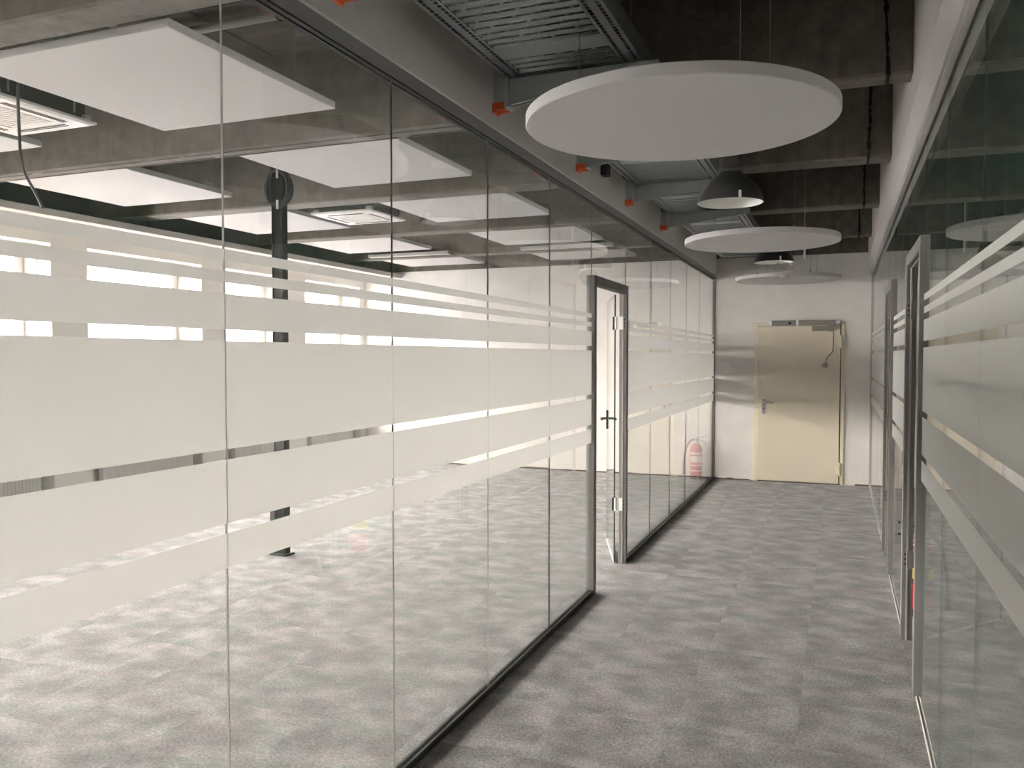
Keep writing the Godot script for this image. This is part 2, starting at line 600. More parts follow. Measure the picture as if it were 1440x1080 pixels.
# ---------------------------------------------------------------- windows and their wall
func windows() -> void:
	var wl := thing("wall_left", "white outer wall of the left room with deep window niches between piers", "wall", Vector3.ZERO, 0.0, "", "structure")
	var zs := [ZF]
	for k in range(NICHES.size() - 1, -1, -1):
		zs.append(NICHES[k][0])
		zs.append(NICHES[k][1])
	zs.append(ZE)
	for k in range(0, zs.size(), 2):
		if zs[k] - zs[k + 1] > 0.01:
			var st := mb()
			bb(st, XW, -7.42, -0.2, 2.86, zs[k], zs[k + 1], 0.004)
			obj("pier", st, M.room_white, wl)
	var vb := mb()  # top of the wall above the soffit, coloured black in place of deep shade
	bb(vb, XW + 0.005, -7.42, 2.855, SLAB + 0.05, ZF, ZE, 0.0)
	obj("shaded_wall_top", vb, M.shade_black, wl)
	for k in NICHES.size():
		var a: float = NICHES[k][0]
		var b: float = NICHES[k][1]
		var st := mb()
		bb(st, XW, -7.42, 2.66, 2.86, a, b)
		obj("lintel", st, M.room_white, wl)
		st = mb()
		bb(st, -7.02, -7.42, -0.2, 0.85, a, b)
		obj("parapet", st, M.room_white, wl)
		var names := ["at the far end beside the end wall", "second from the far end, behind the black pole", "third from the far end", "fourth from the far end, at the left edge of the photo", "fifth from the far end", "sixth from the far end", "seventh from the far end", "nearest the wall behind the camera"]
		var wi := thing("window_%d" % (k + 1), "white framed window in its niche, " + names[k], "window", Vector3.ZERO, 0.0, "", "structure")
		# lining set back 12 mm from the niche, frame, sashes, panes
		st = mb()
		bb(st, -7.02, -7.20, 0.85, 2.66, a, a - 0.014)
		bb(st, -7.02, -7.20, 0.85, 2.66, b, b + 0.014)
		bb(st, -7.02, -7.20, 2.645, 2.66, a, b)
		obj("lining", st, M.grey_plaster, wi)
		st = mb()
		bb(st, -6.80, -7.20, 0.85, 0.885, a - 0.002, b + 0.002, 0.006)
		obj("sill", st, M.room_white, wi)
		st = mb()
		var fr := 0.055
		var zi := a - 0.014
		var zo := b + 0.014
		bb(st, -7.19, -7.26, 0.885, 2.645, zi, zi - fr, 0.004)
		bb(st, -7.19, -7.26, 0.885, 2.645, zo, zo + fr, 0.004)
		bb(st, -7.19, -7.26, 2.645 - fr, 2.645, zi - fr, zo + fr, 0.004)
		bb(st, -7.19, -7.26, 0.885, 0.885 + fr, zi - fr, zo + fr, 0.004)
		obj("frame", st, M.window_frame, wi)
		var sw := 0.05
		var z0 := zi - fr
		var z1 := zo + fr
		st = mb()
		bb(st, -7.175, -7.245, 0.945, 2.585, z0, z0 - sw, 0.006)
		bb(st, -7.175, -7.245, 0.945, 2.585, z1, z1 + sw, 0.006)
		bb(st, -7.175, -7.245, 2.585 - sw, 2.585, z0 - sw, z1 + sw, 0.006)
		bb(st, -7.175, -7.245, 0.945, 0.945 + sw, z0 - sw, z1 + sw, 0.006)
		var sash := obj("sash", st, M.window_frame, wi)
		st = mb()
		bb(st, -7.205, -7.225, 0.99, 2.54, z0 - sw + 0.004, z1 + sw - 0.004)
		obj("pane", st, M.window_glass, sash)
		# blind box under the niche head
		st = mb()
		bb(st, -7.06, -7.17, 2.575, 2.64, zi - 0.03, zo + 0.03, 0.008)
		obj("blind_box", st, M.room_white, wi)
		st = mb()
		bb(st, -7.065, -7.085, 2.560, 2.577, zi - 0.05, zo + 0.05, 0.003)
		obj("blind_rail", st, M.aluminium, wi)

func outside() -> void:
	var st := mb()
	bb(st, -45, -7.45, -7.3, -7.0, 40, -50)
	tag(obj("street", st, M.asphalt, self), "grey street far below outside the windows", "street", "", "structure")
	# pale office block across the street
	var b := thing("building", "pale office block across the street, seen through the windows", "building", Vector3(-17, -7, 0))
	st = mb()
	bb(st, -6, 0, 0, 10.2, -3.0, -40, 0.02)
	obj("facade", st, M.facade, b)
	for fl in 3:
		var z := -3.6
		while z > -38.0:
			st = mb()
			bb(st, -0.02, 0.06, 1.0 + fl * 3.0, 2.8 + fl * 3.0, z, z - 1.9, 0.02)
			var w := obj("window", st, M.window_frame, b)
			st = mb()
			bb(st, 0.05, 0.08, 1.08 + fl * 3.0, 2.72 + fl * 3.0, z - 0.08, z - 0.92)
			bb(st, 0.05, 0.08, 1.08 + fl * 3.0, 2.72 + fl * 3.0, z - 0.98, z - 1.82)
			obj("pane", st, M.facade_glass, w)
			z -= 3.0
	# yellow brick pier of the neighbouring wing
	var p := thing("brick_pier", "yellow brick pier standing outside the fourth window, at the left edge of the photo", "pier", Vector3(-8.0, 0, -5.75))
	st = mb()
	bb(st, -0.36, -0.01, -7.0, 4.2, 0.5, -0.335)
	obj("mortar_core", st, M.mortar, p)
	var row := 0
	var y := 1.30
	var mesh := mb()
	cbox(mesh, Vector3.ZERO, Vector3(0.12, 0.071, 0.235), 0.004)
	var brick := mesh.commit()
	while y < 2.9:
		var z := 0.5 - (0.12 if row % 2 else 0.0) - 0.12
		while z > -0.26:
			put("brick", brick, M.brick_a if rng.randf() < 0.6 else M.brick_b, p, Vector3(-0.055, y, z))
			z -= 0.245
		y += 0.083
		row += 1

# ---------------------------------------------------------------- glass partitions
func pane_mesh(x: float, y0: float, y1: float, z0: float, z1: float) -> ArrayMesh:
	var t := 0.0032
	var st := mb()
	quad(st, Vector3(x + t, y0, z0), Vector3(x + t, y0, z1), Vector3(x + t, y1, z1), Vector3(x + t, y1, z0), Vector3.RIGHT)
	quad(st, Vector3(x - t, y0, z0), Vector3(x - t, y0, z1), Vector3(x - t, y1, z1), Vector3(x - t, y1, z0), Vector3.LEFT)
	var m := st.commit()
	m.surface_set_material(0, M.glass)
	st = mb()
	quad(st, Vector3(x - t, y0, z0), Vector3(x + t, y0, z0), Vector3(x + t, y1, z0), Vector3(x - t, y1, z0), Vector3(0, 0, signf(z0 - z1)))
	quad(st, Vector3(x - t, y0, z1), Vector3(x + t, y0, z1), Vector3(x + t, y1, z1), Vector3(x - t, y1, z1), Vector3(0, 0, signf(z1 - z0)))
	quad(st, Vector3(x - t, y1, z0), Vector3(x + t, y1, z0), Vector3(x + t, y1, z1), Vector3(x - t, y1, z1), Vector3.UP)
	quad(st, Vector3(x - t, y0, z0), Vector3(x + t, y0, z0), Vector3(x + t, y0, z1), Vector3(x - t, y0, z1), Vector3.DOWN)
	st.commit(m)
	m.surface_set_material(1, M.glass_edge)
	return m

# runs of seams; films lie on the corridor side of the glass
func glazing(part: Node3D, x: float, side: float, seams: Array, y0: float, y1: float, film: bool) -> void:
	for k in seams.size() - 1:
		var z0: float = seams[k] - 0.001
		var z1: float = seams[k + 1] + 0.001
		var p := put("pane", pane_mesh(x, y0, y1, z0, z1), null, part)
		if film:
			for f in FILM:
				var st := mb()
				var fx := x + side * 0.0036
				var a: float = 1.6 + (f[0] - 1.6) * 1.0137
				var b: float = 1.6 + (f[1] - 1.6) * 1.0137
				quad(st, Vector3(fx, a, z0), Vector3(fx, a, z1), Vector3(fx, b, z1), Vector3(fx, b, z0), Vector3(side, 0, 0))
				obj("frosted_band", st, M.film, p)
		if k > 0:
			var st := mb()
			var zz: float = seams[k]
			bb(st, x - 0.0030, x + 0.0030, y0, y1, zz - 0.0010, zz + 0.0010)
			obj("joint_strip", st, M.joint, part)

func partitions() -> void:
	var lp := thing("glass_partition", "long frameless glass partition with frosted stripes on the left of the corridor", "partition")
	var rp := thing("glass_partition", "glass partition with frosted stripes and two door frames on the right of the corridor", "partition")
	var D := [-5.35, -6.29]
	glazing(lp, XL, 1.0, [ZF - 0.01, 2.70, 1.80, 0.90, 0.0, -0.90, -1.80, -2.704, -3.602, -4.496, D[0]], 0.012, 2.630, true)
	glazing(lp, XL, 1.0, [D[1], -7.22, -8.125, -9.02, -9.90, ZE + 0.012], 0.012, 2.630, true)
	glazing(lp, XL, 1.0, [D[0], D[1]], 2.15, 2.630, false)
	var A := [-4.28, -5.185]
	var B := [-6.63, -7.50]
	glazing(rp, XR, -1.0, [ZF - 0.01, 2.75, 1.85, 0.95, 0.05, -0.85, -1.72, -2.597, -3.44, A[0]], 0.006, 2.62, true)
	glazing(rp, XR, -1.0, [A[1], -5.90, B[0]], 0.006, 2.62, true)
	glazing(rp, XR, -1.0, [B[1], -8.40, -9.30, -10.20, ZE + 0.012], 0.006, 2.62, true)
	glazing(rp, XR, -1.0, [A[0], A[1]], 2.165, 2.62, false)
	glazing(rp, XR, -1.0, [B[0], B[1]], 2.165, 2.62, false)
	# rails and channels
	for r in [[ZF, D[0]], [D[1], ZE]]:
		var st := mb()
		bb(st, XL - 0.021, XL + 0.021, 0.0, 0.010, r[0], r[1])
		bb(st, XL + 0.008, XL + 0.021, 0.0, 0.030, r[0], r[1], 0.002)
		bb(st, XL - 0.008, XL - 0.021, 0.0, 0.030, r[0], r[1], 0.002)
		obj("bottom_rail", st, M.dark_profile, lp)
	var st := mb()
	bb(st, XL + 0.004, XL + 0.023, 2.618, 2.672, ZF, ZE, 0.001)
	bb(st, XL - 0.004, XL - 0.023, 2.618, 2.672, ZF, ZE, 0.001)
	bb(st, XL - 0.02, XL + 0.02, 2.64, 2.672, ZF, ZE)
	obj("top_channel", st, M.channel_grey, lp)
	st = mb()
	bb(st, XL + 0.0036, XL + 0.0235, 2.612, 2.619, ZF, ZE, 0.001)
	bb(st, XL - 0.0036, XL - 0.0235, 2.612, 2.619, ZF, ZE, 0.001)
	obj("channel_seal", st, M.gasket, lp)
	st = mb()
	bb(st, XL - 0.02, XL + 0.02, 0.0, 2.60, ZE + 0.012, ZE + 0.001, 0.002)
	obj("wall_profile", st, M.aluminium, lp)
	st = mb()
	bb(st, XR - 0.009, XR - 0.035, 2.598, 2.641, ZF, ZE, 0.002)
	bb(st, XR + 0.009, XR + 0.035, 2.598, 2.641, ZF, ZE, 0.002)
	bb(st, XR - 0.03, XR + 0.03, 2.625, 2.641, ZF, ZE)
	obj("top_channel", st, M.light_profile, rp)
	for r in [[ZF, A[0]], [A[1], B[0]], [B[1], ZE]]:
		st = mb()
		bb(st, XR - 0.013, XR - 0.006, 0.0, 0.006, r[0], r[1], 0.002)
		obj("sealant_line", st, M.sealant, rp)
	st = mb()
	bb(st, XR - 0.018, XR + 0.018, 0.0, 2.60, ZE + 0.012, ZE + 0.001, 0.002)
	obj("wall_profile", st, M.light_profile, rp)

# ---------------------------------------------------------------- glass doors: frame in the partition, leaf swung back into the room
func glass_door(n: int, label: String, x0: float, x1: float, z0: float, z1: float, top: float, side: float, swing: float, w: float) -> void:
	var d := thing("door_%d" % n, label, "door", Vector3.ZERO, 0.0, "", "structure")
	var st := mb()
	bb(st, x0, x1, 0.0, top, z0, z0 - w, 0.003)
	bb(st, x0, x1, 0.0, top, z1 + w, z1, 0.003)
	bb(st, x0, x1, top - w - 0.012, top, z0 - w, z1 + w, 0.003)
	var fr := obj("frame", st, M.aluminium, d)
	st = mb()
	var xm := (x0 + x1) / 2
	bb(st, xm - 0.006, xm + 0.006, 0.0, top, z0 - w, z0 - w - 0.006, 0.002)
	bb(st, xm - 0.006, xm + 0.006, 0.0, top, z1 + w + 0.006, z1 + w, 0.002)
	bb(st, xm - 0.006, xm + 0.006, top - w - 0.018, top - w - 0.012, z0 - w, z1 + w, 0.002)
	obj("gasket", st, M.joint, fr)
	# leaf, built from its hinge along +x then turned
	var leaf := Node3D.new()
	leaf.name = "leaf"
	d.add_child(leaf, true)
	var xh := (x0 if side < 0 else x1) + side * 0.030
	leaf.position = Vector3(xh, 0.0, z1 + w + 0.012)
	# closed the leaf points to +z; opened by swing towards the room
	var a := deg_to_rad(swing)
	var dir := Vector3(side * sin(a), 0, cos(a))
	leaf.rotation.y = atan2(-dir.z, dir.x)
	var lw := absf(z1 - z0) - 2 * w - 0.02
	var t := 0.005
	st = mb()
	var y0 := 0.012
	var y1 := top - w - 0.02
	quad(st, Vector3(0, y0, t), Vector3(lw, y0, t), Vector3(lw, y1, t), Vector3(0, y1, t), Vector3(0, 0, 1))
	quad(st, Vector3(0, y0, -t), Vector3(lw, y0, -t), Vector3(lw, y1, -t), Vector3(0, y1, -t), Vector3(0, 0, -1))
	obj("pane", st, M.glass, leaf)
	st = mb()
	bb(st, -0.001, 0.0, y0, y1, -t, t)
	bb(st, lw, lw + 0.001, y0, y1, -t, t)
	bb(st, 0, lw, y1, y1 + 0.001, -t, t)
	obj("pane_edge", st, M.leaf_edge, leaf)
	st = mb()
	bb(st, 0.0, lw, 0.004, y0 + 0.004, -t - 0.002, t + 0.002, 0.001)
	obj("bottom_seal", st, M.sealant, leaf)
	for s in [-1.0, 1.0]:
		st = mb()
		bb(st, lw - 0.075, lw - 0.035, 0.98, 1.14, s * t, s * (t + 0.010), 0.003)
		tube(st, [Vector3(lw - 0.055, 1.07, s * t), Vector3(lw - 0.055, 1.07, s * 0.055), Vector3(lw - 0.065, 1.07, s * 0.060), Vector3(lw - 0.175, 1.07, s * 0.058)], 0.010, 10)
		obj("handle", st, M.lamp_black, leaf)
	for hy in [0.46, 1.86]:
		st = mb()
		bb(st, 0.004, 0.055, hy - 0.05, hy + 0.05, t, t + 0.012, 0.002)
		bb(st, 0.004, 0.055, hy - 0.05, hy + 0.05, -t, -t - 0.012, 0.002)
		obj("hinge_clamp", st, M.lamp_black, leaf)
		st = mb()
		bb(st, xm - 0.016 + side * 0.012, xm + 0.016 + side * 0.012, hy - 0.05, hy + 0.05, z1 + w, z1 + w + 0.008, 0.002)
		tube(st, [Vector3(xh - side * 0.006, hy - 0.05, z1 + w + 0.014), Vector3(xh - side * 0.006, hy + 0.05, z1 + w + 0.014)], 0.009, 12)
		var hinge := obj("hinge", st, M.plastic_white if n == 1 else M.aluminium, fr)
		st = mb()
		for k in 3:
			tube(st, [Vector3(xm - side * 0.012, hy + 0.028 - k * 0.028, z1 + w + 0.0005), Vector3(xm - side * 0.012, hy + 0.028 - k * 0.028, z1 + w + 0.003)], 0.0055, 10)
		obj("screw", st, M.black, fr)

func glass_doors() -> void:
	glass_door(1, "open glass door in a grey aluminium frame in the left partition, black lever handle", -1.585, -1.526, -5.35, -6.29, 2.147, -1.0, 161.0, 0.05)
	glass_door(2, "grey aluminium door frame nearest the camera in the right partition, leaf swung into the room", 0.335, 0.392, -4.28, -5.185, 2.165, 1.0, 140.0, 0.055)
	glass_door(3, "grey aluminium door frame farther down the right partition, near the end wall", 0.335, 0.392, -6.63, -7.50, 2.165, 1.0, 100.0, 0.055)

# ---------------------------------------------------------------- cream steel door in the end wall
func steel_door() -> void:
	var d := thing("door_4", "cream steel fire door with a grey closer rail in the end wall of the corridor", "door", Vector3.ZERO, 0.0, "", "structure")
	var z := ZE
	var st := mb()
	bb(st, -1.030, -0.985, 0.0, 2.035, z + 0.022, z - 0.05, 0.004)
	bb(st, 0.005, 0.050, 0.0, 2.035, z + 0.022, z - 0.05, 0.004)
	bb(st, -0.985, 0.005, 1.998, 2.035, z + 0.022, z - 0.05, 0.004)
	var fr := obj("frame", st, M.frame_cream, d)
	st = mb()
	bb(st, -0.988, -0.006, 0.012, 1.990, z + 0.030, z - 0.02, 0.005)
	var leaf := obj("leaf", st, M.door_cream, d)
	st = mb()
	bb(st, -0.006, 0.006, 0.0, 2.0, z + 0.012, z - 0.02)
	bb(st, -0.988, 0.0, 0.0, 0.012, z + 0.012, z - 0.02)
	obj("door_gap", st, M.ragged_base, d)
	# lever handle on its plate
	st = mb()
	cbox(st, Vector3(-0.912, 0.965, z + 0.034), Vector3(0.040, 0.19, 0.010), 0.006)
	tube(st, [Vector3(-0.912, 1.02, z + 0.03), Vector3(-0.912, 1.02, z + 0.085)], 0.011, 12)
	tube(st, curve([Vector3(-0.912, 1.02, z + 0.083), Vector3(-0.885, 1.02, z + 0.088), Vector3(-0.785, 1.018, z + 0.086)]), 0.010, 10)
	var h := obj("handle", st, M.steel, leaf)
	st = mb()
	tube(st, [Vector3(-0.912, 0.935, z + 0.038), Vector3(-0.912, 0.935, z + 0.042)], 0.009, 12)
	obj("key_cylinder", st, M.gasket, h)
	for hy in [1.79, 0.20]:
		st = mb()
		tube(st, [Vector3(0.004, hy - 0.08, z + 0.045), Vector3(0.004, hy + 0.08, z + 0.045)], 0.013, 14)
		bb(st, -0.045, 0.0, hy - 0.055, hy + 0.055, z + 0.030, z + 0.042, 0.003)
		obj("hinge", st, M.frame_cream, fr)
	# closer: slide rail above, closer body below, cable down to a small box
	st = mb()
	bb(st, -0.855, 0.0, 1.998, 2.062, z + 0.024, z + 0.072, 0.006)
	var rail := obj("closer_rail", st, M.closer_grey, d)
	st = mb()
	bb(st, -0.858, -0.815, 1.996, 2.064, z + 0.022, z + 0.076, 0.006)
	bb(st, -0.530, -0.495, 1.996, 2.064, z + 0.022, z + 0.075, 0.006)
	obj("end_cap", st, M.plastic_white, rail)
	st = mb()
	tube(st, [Vector3(-0.60, 2.025, z + 0.070), Vector3(-0.60, 2.025, z + 0.076)], 0.016, 16)
	obj("detector_button", st, M.gasket, rail)
	st = mb()
	tube(st, [Vector3(-0.035, 2.035, z + 0.06), Vector3(-0.035, 2.035, z + 0.095)], 0.030, 20)
	obj("end_knob", st, M.chrome, rail)
	st = mb()
	bb(st, -0.335, -0.085, 1.925, 1.990, z + 0.030, z + 0.078, 0.006)
	var body := obj("closer_body", st, M.closer_grey, leaf)
	st = mb()
	tube(st, [Vector3(-0.125, 1.915, z + 0.055), Vector3(-0.125, 2.000, z + 0.055)], 0.018, 14)
	obj("spindle", st, M.steel, body)
	st = mb()
	tube(st, curve([Vector3(-0.095, 2.0, z + 0.075), Vector3(-0.085, 1.90, z + 0.062), Vector3(-0.088, 1.72, z + 0.050), Vector3(-0.098, 1.66, z + 0.047), Vector3(-0.150, 1.60, z + 0.045), Vector3(-0.172, 1.535, z + 0.046)]), 0.005, 8)
	obj("cable", st, M.cable_grey, leaf)
	st = mb()
	cbox(st, Vector3(-0.180, 1.500, z + 0.048), Vector3(0.062, 0.060, 0.036), 0.006)
	tube(st, [Vector3(-0.205, 1.495, z + 0.050), Vector3(-0.245, 1.490, z + 0.058)], 0.006, 8)
	obj("sensor_box", st, M.closer_grey, leaf)

# ---------------------------------------------------------------- square acoustic panels between the beams
func panels() -> void:
	var st := mb()
	cbox(st, Vector3(0, 0.02, 0), Vector3(1.2, 0.04, 1.2), 0.003)
	var board := st.commit()
	var near := ["first", "second", "third", "fourth", "last"]
	var zf := [-3.87, -5.66, -7.47, -9.30, -10.97]
	var proto: Node3D = null
	for row in 2:
		for k in 5:
			var p: Node3D
			if proto == null:
				proto = thing("acoustic_panel", "", "ceiling panel")
				p = proto
				put("board", board, M.acoustic_white, p)
				for sx in [-0.45, 0.45]:
					for sz in [-0.45, 0.45]:
						st = mb()
						tube(st, [Vector3(sx, 0.04, sz), Vector3(sx, SLAB - 2.945, sz)], 0.002, 6)
						obj("suspension_wire", st, M.wire, p)
			else:
				p = proto.duplicate()
				p.name = numbered("acoustic_panel")
				add_child(p)
			p.position = Vector3(-3.165 if row == 0 else -5.37, 2.945, zf[k] + 0.6)
			tag(p, "white square ceiling panel, %s from the camera in the row %s" % [near[k], "beside the glass partition" if row == 0 else "nearer the windows"], "ceiling panel", "square acoustic panels in the left room")

# ---------------------------------------------------------------- round panels in the corridor
func discs() -> void:
	var names := ["large round white ceiling panel nearest the camera, in front of the first lamp", "middle round white ceiling panel, between the two pendant lamps", "farthest round white ceiling panel, close to the end wall"]
	var spots := [Vector3(-0.605, 2.51, -3.30), Vector3(-0.605, 2.51, -6.95), Vector3(-0.600, 2.51, -10.42)]
	var st := mb()
	lathe(st, [[0.0, 0.0], [0.596, 0.0], [0.6, 0.004], [0.6, 0.040], [0.596, 0.044], [0.0, 0.044]], 96)
	var board := st.commit()
	var wires := []
	for a in [50.0, 140.0, 230.0, 320.0]:
		st = mb()
		var p := Vector3(cos(deg_to_rad(a)), 0, sin(deg_to_rad(a))) * 0.42
		tube(st, [p + Vector3(0, 0.044, 0), p + Vector3(0, SLAB - 2.51, 0)], 0.0018, 6)
		lathe(st, [[0.008, 0.044], [0.008, 0.085], [0.0, 0.090]], 12, p)
		wires.append(st.commit())
	for k in 3:
		var d := thing("round_panel", names[k], "ceiling panel", spots[k], 0.0, "round acoustic panels in the corridor")
		put("board", board, M.acoustic_white, d)
		for w in wires:
			put("suspension_wire", w, M.wire, d)

# ---------------------------------------------------------------- industrial pendant lamps
func lamps() -> void:
	var names := ["grey bell-shaped industrial pendant lamp between the first and second round panels", "dark bell-shaped industrial pendant lamp between the second and last round panels"]
	var spots := [Vector3(-0.622, 2.515, -5.1), Vector3(-0.632, 2.545, -8.7)]
	for k in 2:
		var body: Material = M.lamp_grey if k == 0 else M.lamp_black
		var l := thing("pendant_lamp", names[k], "lamp", spots[k], 0.0, "pendant lamps in the corridor")
		var prof := [[0.190, 0.0], [0.194, 0.004], [0.189, 0.010], [0.184, 0.035], [0.172, 0.070], [0.152, 0.105], [0.124, 0.135], [0.094, 0.156], [0.074, 0.168], [0.067, 0.182]]
		var st := mb()
		lathe(st, prof, 64, Vector3.ZERO, true)
		obj("shade", st, body, l)
		st = mb()
		var inn := []
		for j in range(prof.size() - 1, -1, -1):
			inn.append([maxf(prof[j][0] - 0.004, 0.0), prof[j][1] if j > 0 else 0.0])
		inn.insert(0, [0.0, 0.182])
		lathe(st, inn, 64, Vector3.ZERO, true)
		obj("reflector", st, M.enamel, l)
		st = mb()
		lathe(st, [[0.067, 0.178], [0.071, 0.186], [0.071, 0.196], [0.064, 0.205], [0.064, 0.345], [0.056, 0.358], [0.0, 0.362]], 40)
		obj("neck", st, body, l)
		st = mb()
		tube(st, [Vector3(0, 0.36, 0), Vector3(0, SLAB - spots[k].y, 0)], 0.004, 8)
		lathe(st, [[0.0, SLAB - spots[k].y - 0.05], [0.045, SLAB - spots[k].y - 0.045], [0.05, SLAB - spots[k].y]], 24)
		obj("cord", st, M.cable_black, l)
		st = mb()
		cbox(st, Vector3(0.075, 0.020, 0.176), Vector3(0.016, 0.044, 0.008), 0.002)
		obj("clip", st, M.plastic_white, l)
		st = mb()
		lathe(st, [[0.0, 0.06], [0.022, 0.075], [0.030, 0.10], [0.022, 0.13], [0.014, 0.15], [0.014, 0.182]], 20, Vector3.ZERO, true)
		obj("bulb", st, M.enamel, l)

# ---------------------------------------------------------------- galvanised cable tray and its brackets
func tray() -> void:
	var t := thing("cable_tray", "wide perforated galvanised cable tray running along the left of the corridor ceiling", "cable tray")
	var x0 := -1.385
	var x1 := -0.775
	var y := 2.825
	var sec := [[1.6, -0.4], [-0.4, -2.56], [-2.56, -4.56], [-4.56, -6.56], [-6.56, -8.56], [-8.56, -10.5]]
	for s in sec:
		var st := mb()
		var z: float = s[0]
		var row := 0
		while z - 0.058 > s[1]:
			# a flat land, then a groove with long slots, both across the tray
			var za := z
			var zb := z - 0.013
			var zc := z - 0.019
			var zd := z - 0.052
			var ze := z - 0.058
			var xa := x0 + 0.085
			var xb := x1 - 0.085
			var pl := row % 11
			quad(st, Vector3(xa, y, za), Vector3(xb, y, za), Vector3(xb, y, zb), Vector3(xa, y, zb), Vector3.DOWN)
			if pl < 9:
				quad(st, Vector3(xa, y, zb), Vector3(xb, y, zb), Vector3(xb, y + 0.010, zc), Vector3(xa, y + 0.010, zc), Vector3(0, -1, -0.9).normalized())
				quad(st, Vector3(xa, y, ze), Vector3(xb, y, ze), Vector3(xb, y + 0.010, zd), Vector3(xa, y + 0.010, zd), Vector3(0, -1, 0.9).normalized())
				var n := 6
				var pitch := (xb - xa) / n
				var off := 0.5 * pitch if row % 2 else 0.0
				for k in n + 2:       # lands between the slots
					var la := xa + (k - 0.5) * pitch + off - 0.009
					var lb := minf(la + 0.018, xb)
					la = maxf(la, xa)
					if lb > la:
						quad(st, Vector3(la, y + 0.010, zc), Vector3(lb, y + 0.010, zc), Vector3(lb, y + 0.010, zd), Vector3(la, y + 0.010, zd), Vector3.DOWN)
				quad(st, Vector3(xa, y + 0.010, zc), Vector3(xb, y + 0.010, zc), Vector3(xb, y + 0.010, zc - 0.004), Vector3(xa, y + 0.010, zc - 0.004), Vector3.DOWN)
				quad(st, Vector3(xa, y + 0.010, zd + 0.004), Vector3(xb, y + 0.010, zd + 0.004), Vector3(xb, y + 0.010, zd), Vector3(xa, y + 0.010, zd), Vector3.DOWN)
			else:
				quad(st, Vector3(xa, y, zb), Vector3(xb, y, zb), Vector3(xb, y, ze), Vector3(xa, y, ze), Vector3.DOWN)
			# two rows of short slots along each side: strips with windows
			for sd in [[x0 + 0.004, xa], [xb, x1 - 0.004]]:
				var ww: float = (sd[1] - sd[0])
				var q := [0.0, 0.012, 0.026, 0.040, 0.056, 0.070, ww]
				for c in 6:
					var p: float = sd[0] + q[c]
					var r: float = sd[0] + q[c + 1]
					if c == 1 or c == 4:
						for q2 in 2:
							var zq := za - q2 * 0.029
							quad(st, Vector3(p, y, zq), Vector3(r, y, zq), Vector3(r, y, zq - 0.009), Vector3(p, y, zq - 0.009), Vector3.DOWN)
					else:
						quad(st, Vector3(p, y, za), Vector3(r, y, za), Vector3(r, y, ze), Vector3(p, y, ze), Vector3.DOWN)
			z -= 0.058
			row += 1
		quad(st, Vector3(x0, y, z), Vector3(x1, y, z), Vector3(x1, y, s[1]), Vector3(x0, y, s[1]), Vector3.DOWN)
		var o := obj("tray_section", st, M.galvanised, t)
		st = mb()
		bb(st, x0, x0 + 0.004, y - 0.001, y + 0.085, s[0] - 0.002, s[1] + 0.002, 0.001)
		bb(st, x1 - 0.004, x1, y - 0.001, y + 0.085, s[0] - 0.002, s[1] + 0.002, 0.001)
		bb(st, x0, x0 + 0.016, y + 0.081, y + 0.086, s[0] - 0.002, s[1] + 0.002, 0.001)
		bb(st, x1 - 0.016, x1, y + 0.081, y + 0.086, s[0] - 0.002, s[1] + 0.002, 0.001)
		obj("side_rail", st, M.galvanised, o)
	# brackets: hanging channel, cantilever arm that tapers, orange cap on the channel's end
	var zs := [-2.18, -3.44, -4.68, -5.86, -7.10]
	var names := ["its cap at the photo's top edge", "to the left of the nearest round panel", "half hidden under the nearest round panel", "just left of the grey pendant lamp", "behind and left of the grey pendant lamp"]
	var proto: Node3D = null
	for k in zs.size():
		var b: Node3D
		if proto == null:
			proto = thing("tray_bracket", "", "bracket")
			b = proto
			var st := mb()
			bb(st, -1.485, -1.478, 2.70, SLAB, -0.03, 0.03, 0.001)
			bb(st, -1.485, -1.435, 2.70, SLAB, 0.026, 0.030, 0.001)
			bb(st, -1.485, -1.435, 2.70, SLAB, -0.030, -0.026, 0.001)
			obj("post", st, M.bracket_zinc, b)
			st = mb()
			var yt := 2.822
			var a0 := -1.415
			var a1 := -0.755
			for s in [-1.0, 1.0]:
				var zz: float = s * 0.022
				quad(st, Vector3(a0, yt, zz), Vector3(a1, yt, zz), Vector3(a1, yt - 0.035, zz), Vector3(a0, yt - 0.115, zz), Vector3(0, 0, s))
			quad(st, Vector3(a0, yt, -0.022), Vector3(a1, yt, -0.022), Vector3(a1, yt, 0.022), Vector3(a0, yt, 0.022), Vector3.UP)
			for s in [-1.0, 1.0]:
				quad(st, Vector3(a0, yt - 0.115, s * 0.022), Vector3(a1, yt - 0.035, s * 0.022), Vector3(a1, yt - 0.035, s * 0.012), Vector3(a0, yt - 0.115, s * 0.012), Vector3(0.1, -1, 0).normalized())
			quad(st, Vector3(a1, yt, -0.022), Vector3(a1, yt, 0.022), Vector3(a1, yt - 0.035, 0.022), Vector3(a1, yt - 0.035, -0.022), Vector3.RIGHT)
			bb(st, -1.436, a0 + 0.004, yt - 0.125, yt + 0.02, -0.034, 0.034, 0.002)
			tube(st, [Vector3(-1.40, yt - 0.02, -0.028), Vector3(-1.40, yt - 0.02, 0.028)], 0.008, 8)
			obj("arm", st, M.bracket_zinc, b)
			st = mb()
			bb(st, -1.490, -1.430, 2.688, 2.722, -0.034, -0.022, 0.002)
			bb(st, -1.490, -1.430, 2.688, 2.722, 0.022, 0.034, 0.002)
			bb(st, -1.490, -1.476, 2.678, 2.722, -0.034, 0.034, 0.002)
			bb(st, -1.490, -1.430, 2.698, 2.706, -0.034, 0.034, 0.002)
			obj("end_cap", st, M.orange, b)
		else:
			b = proto.duplicate()
			b.name = numbered("tray_bracket")
			add_child(b)
		b.position = Vector3(0.045, 0, zs[k])
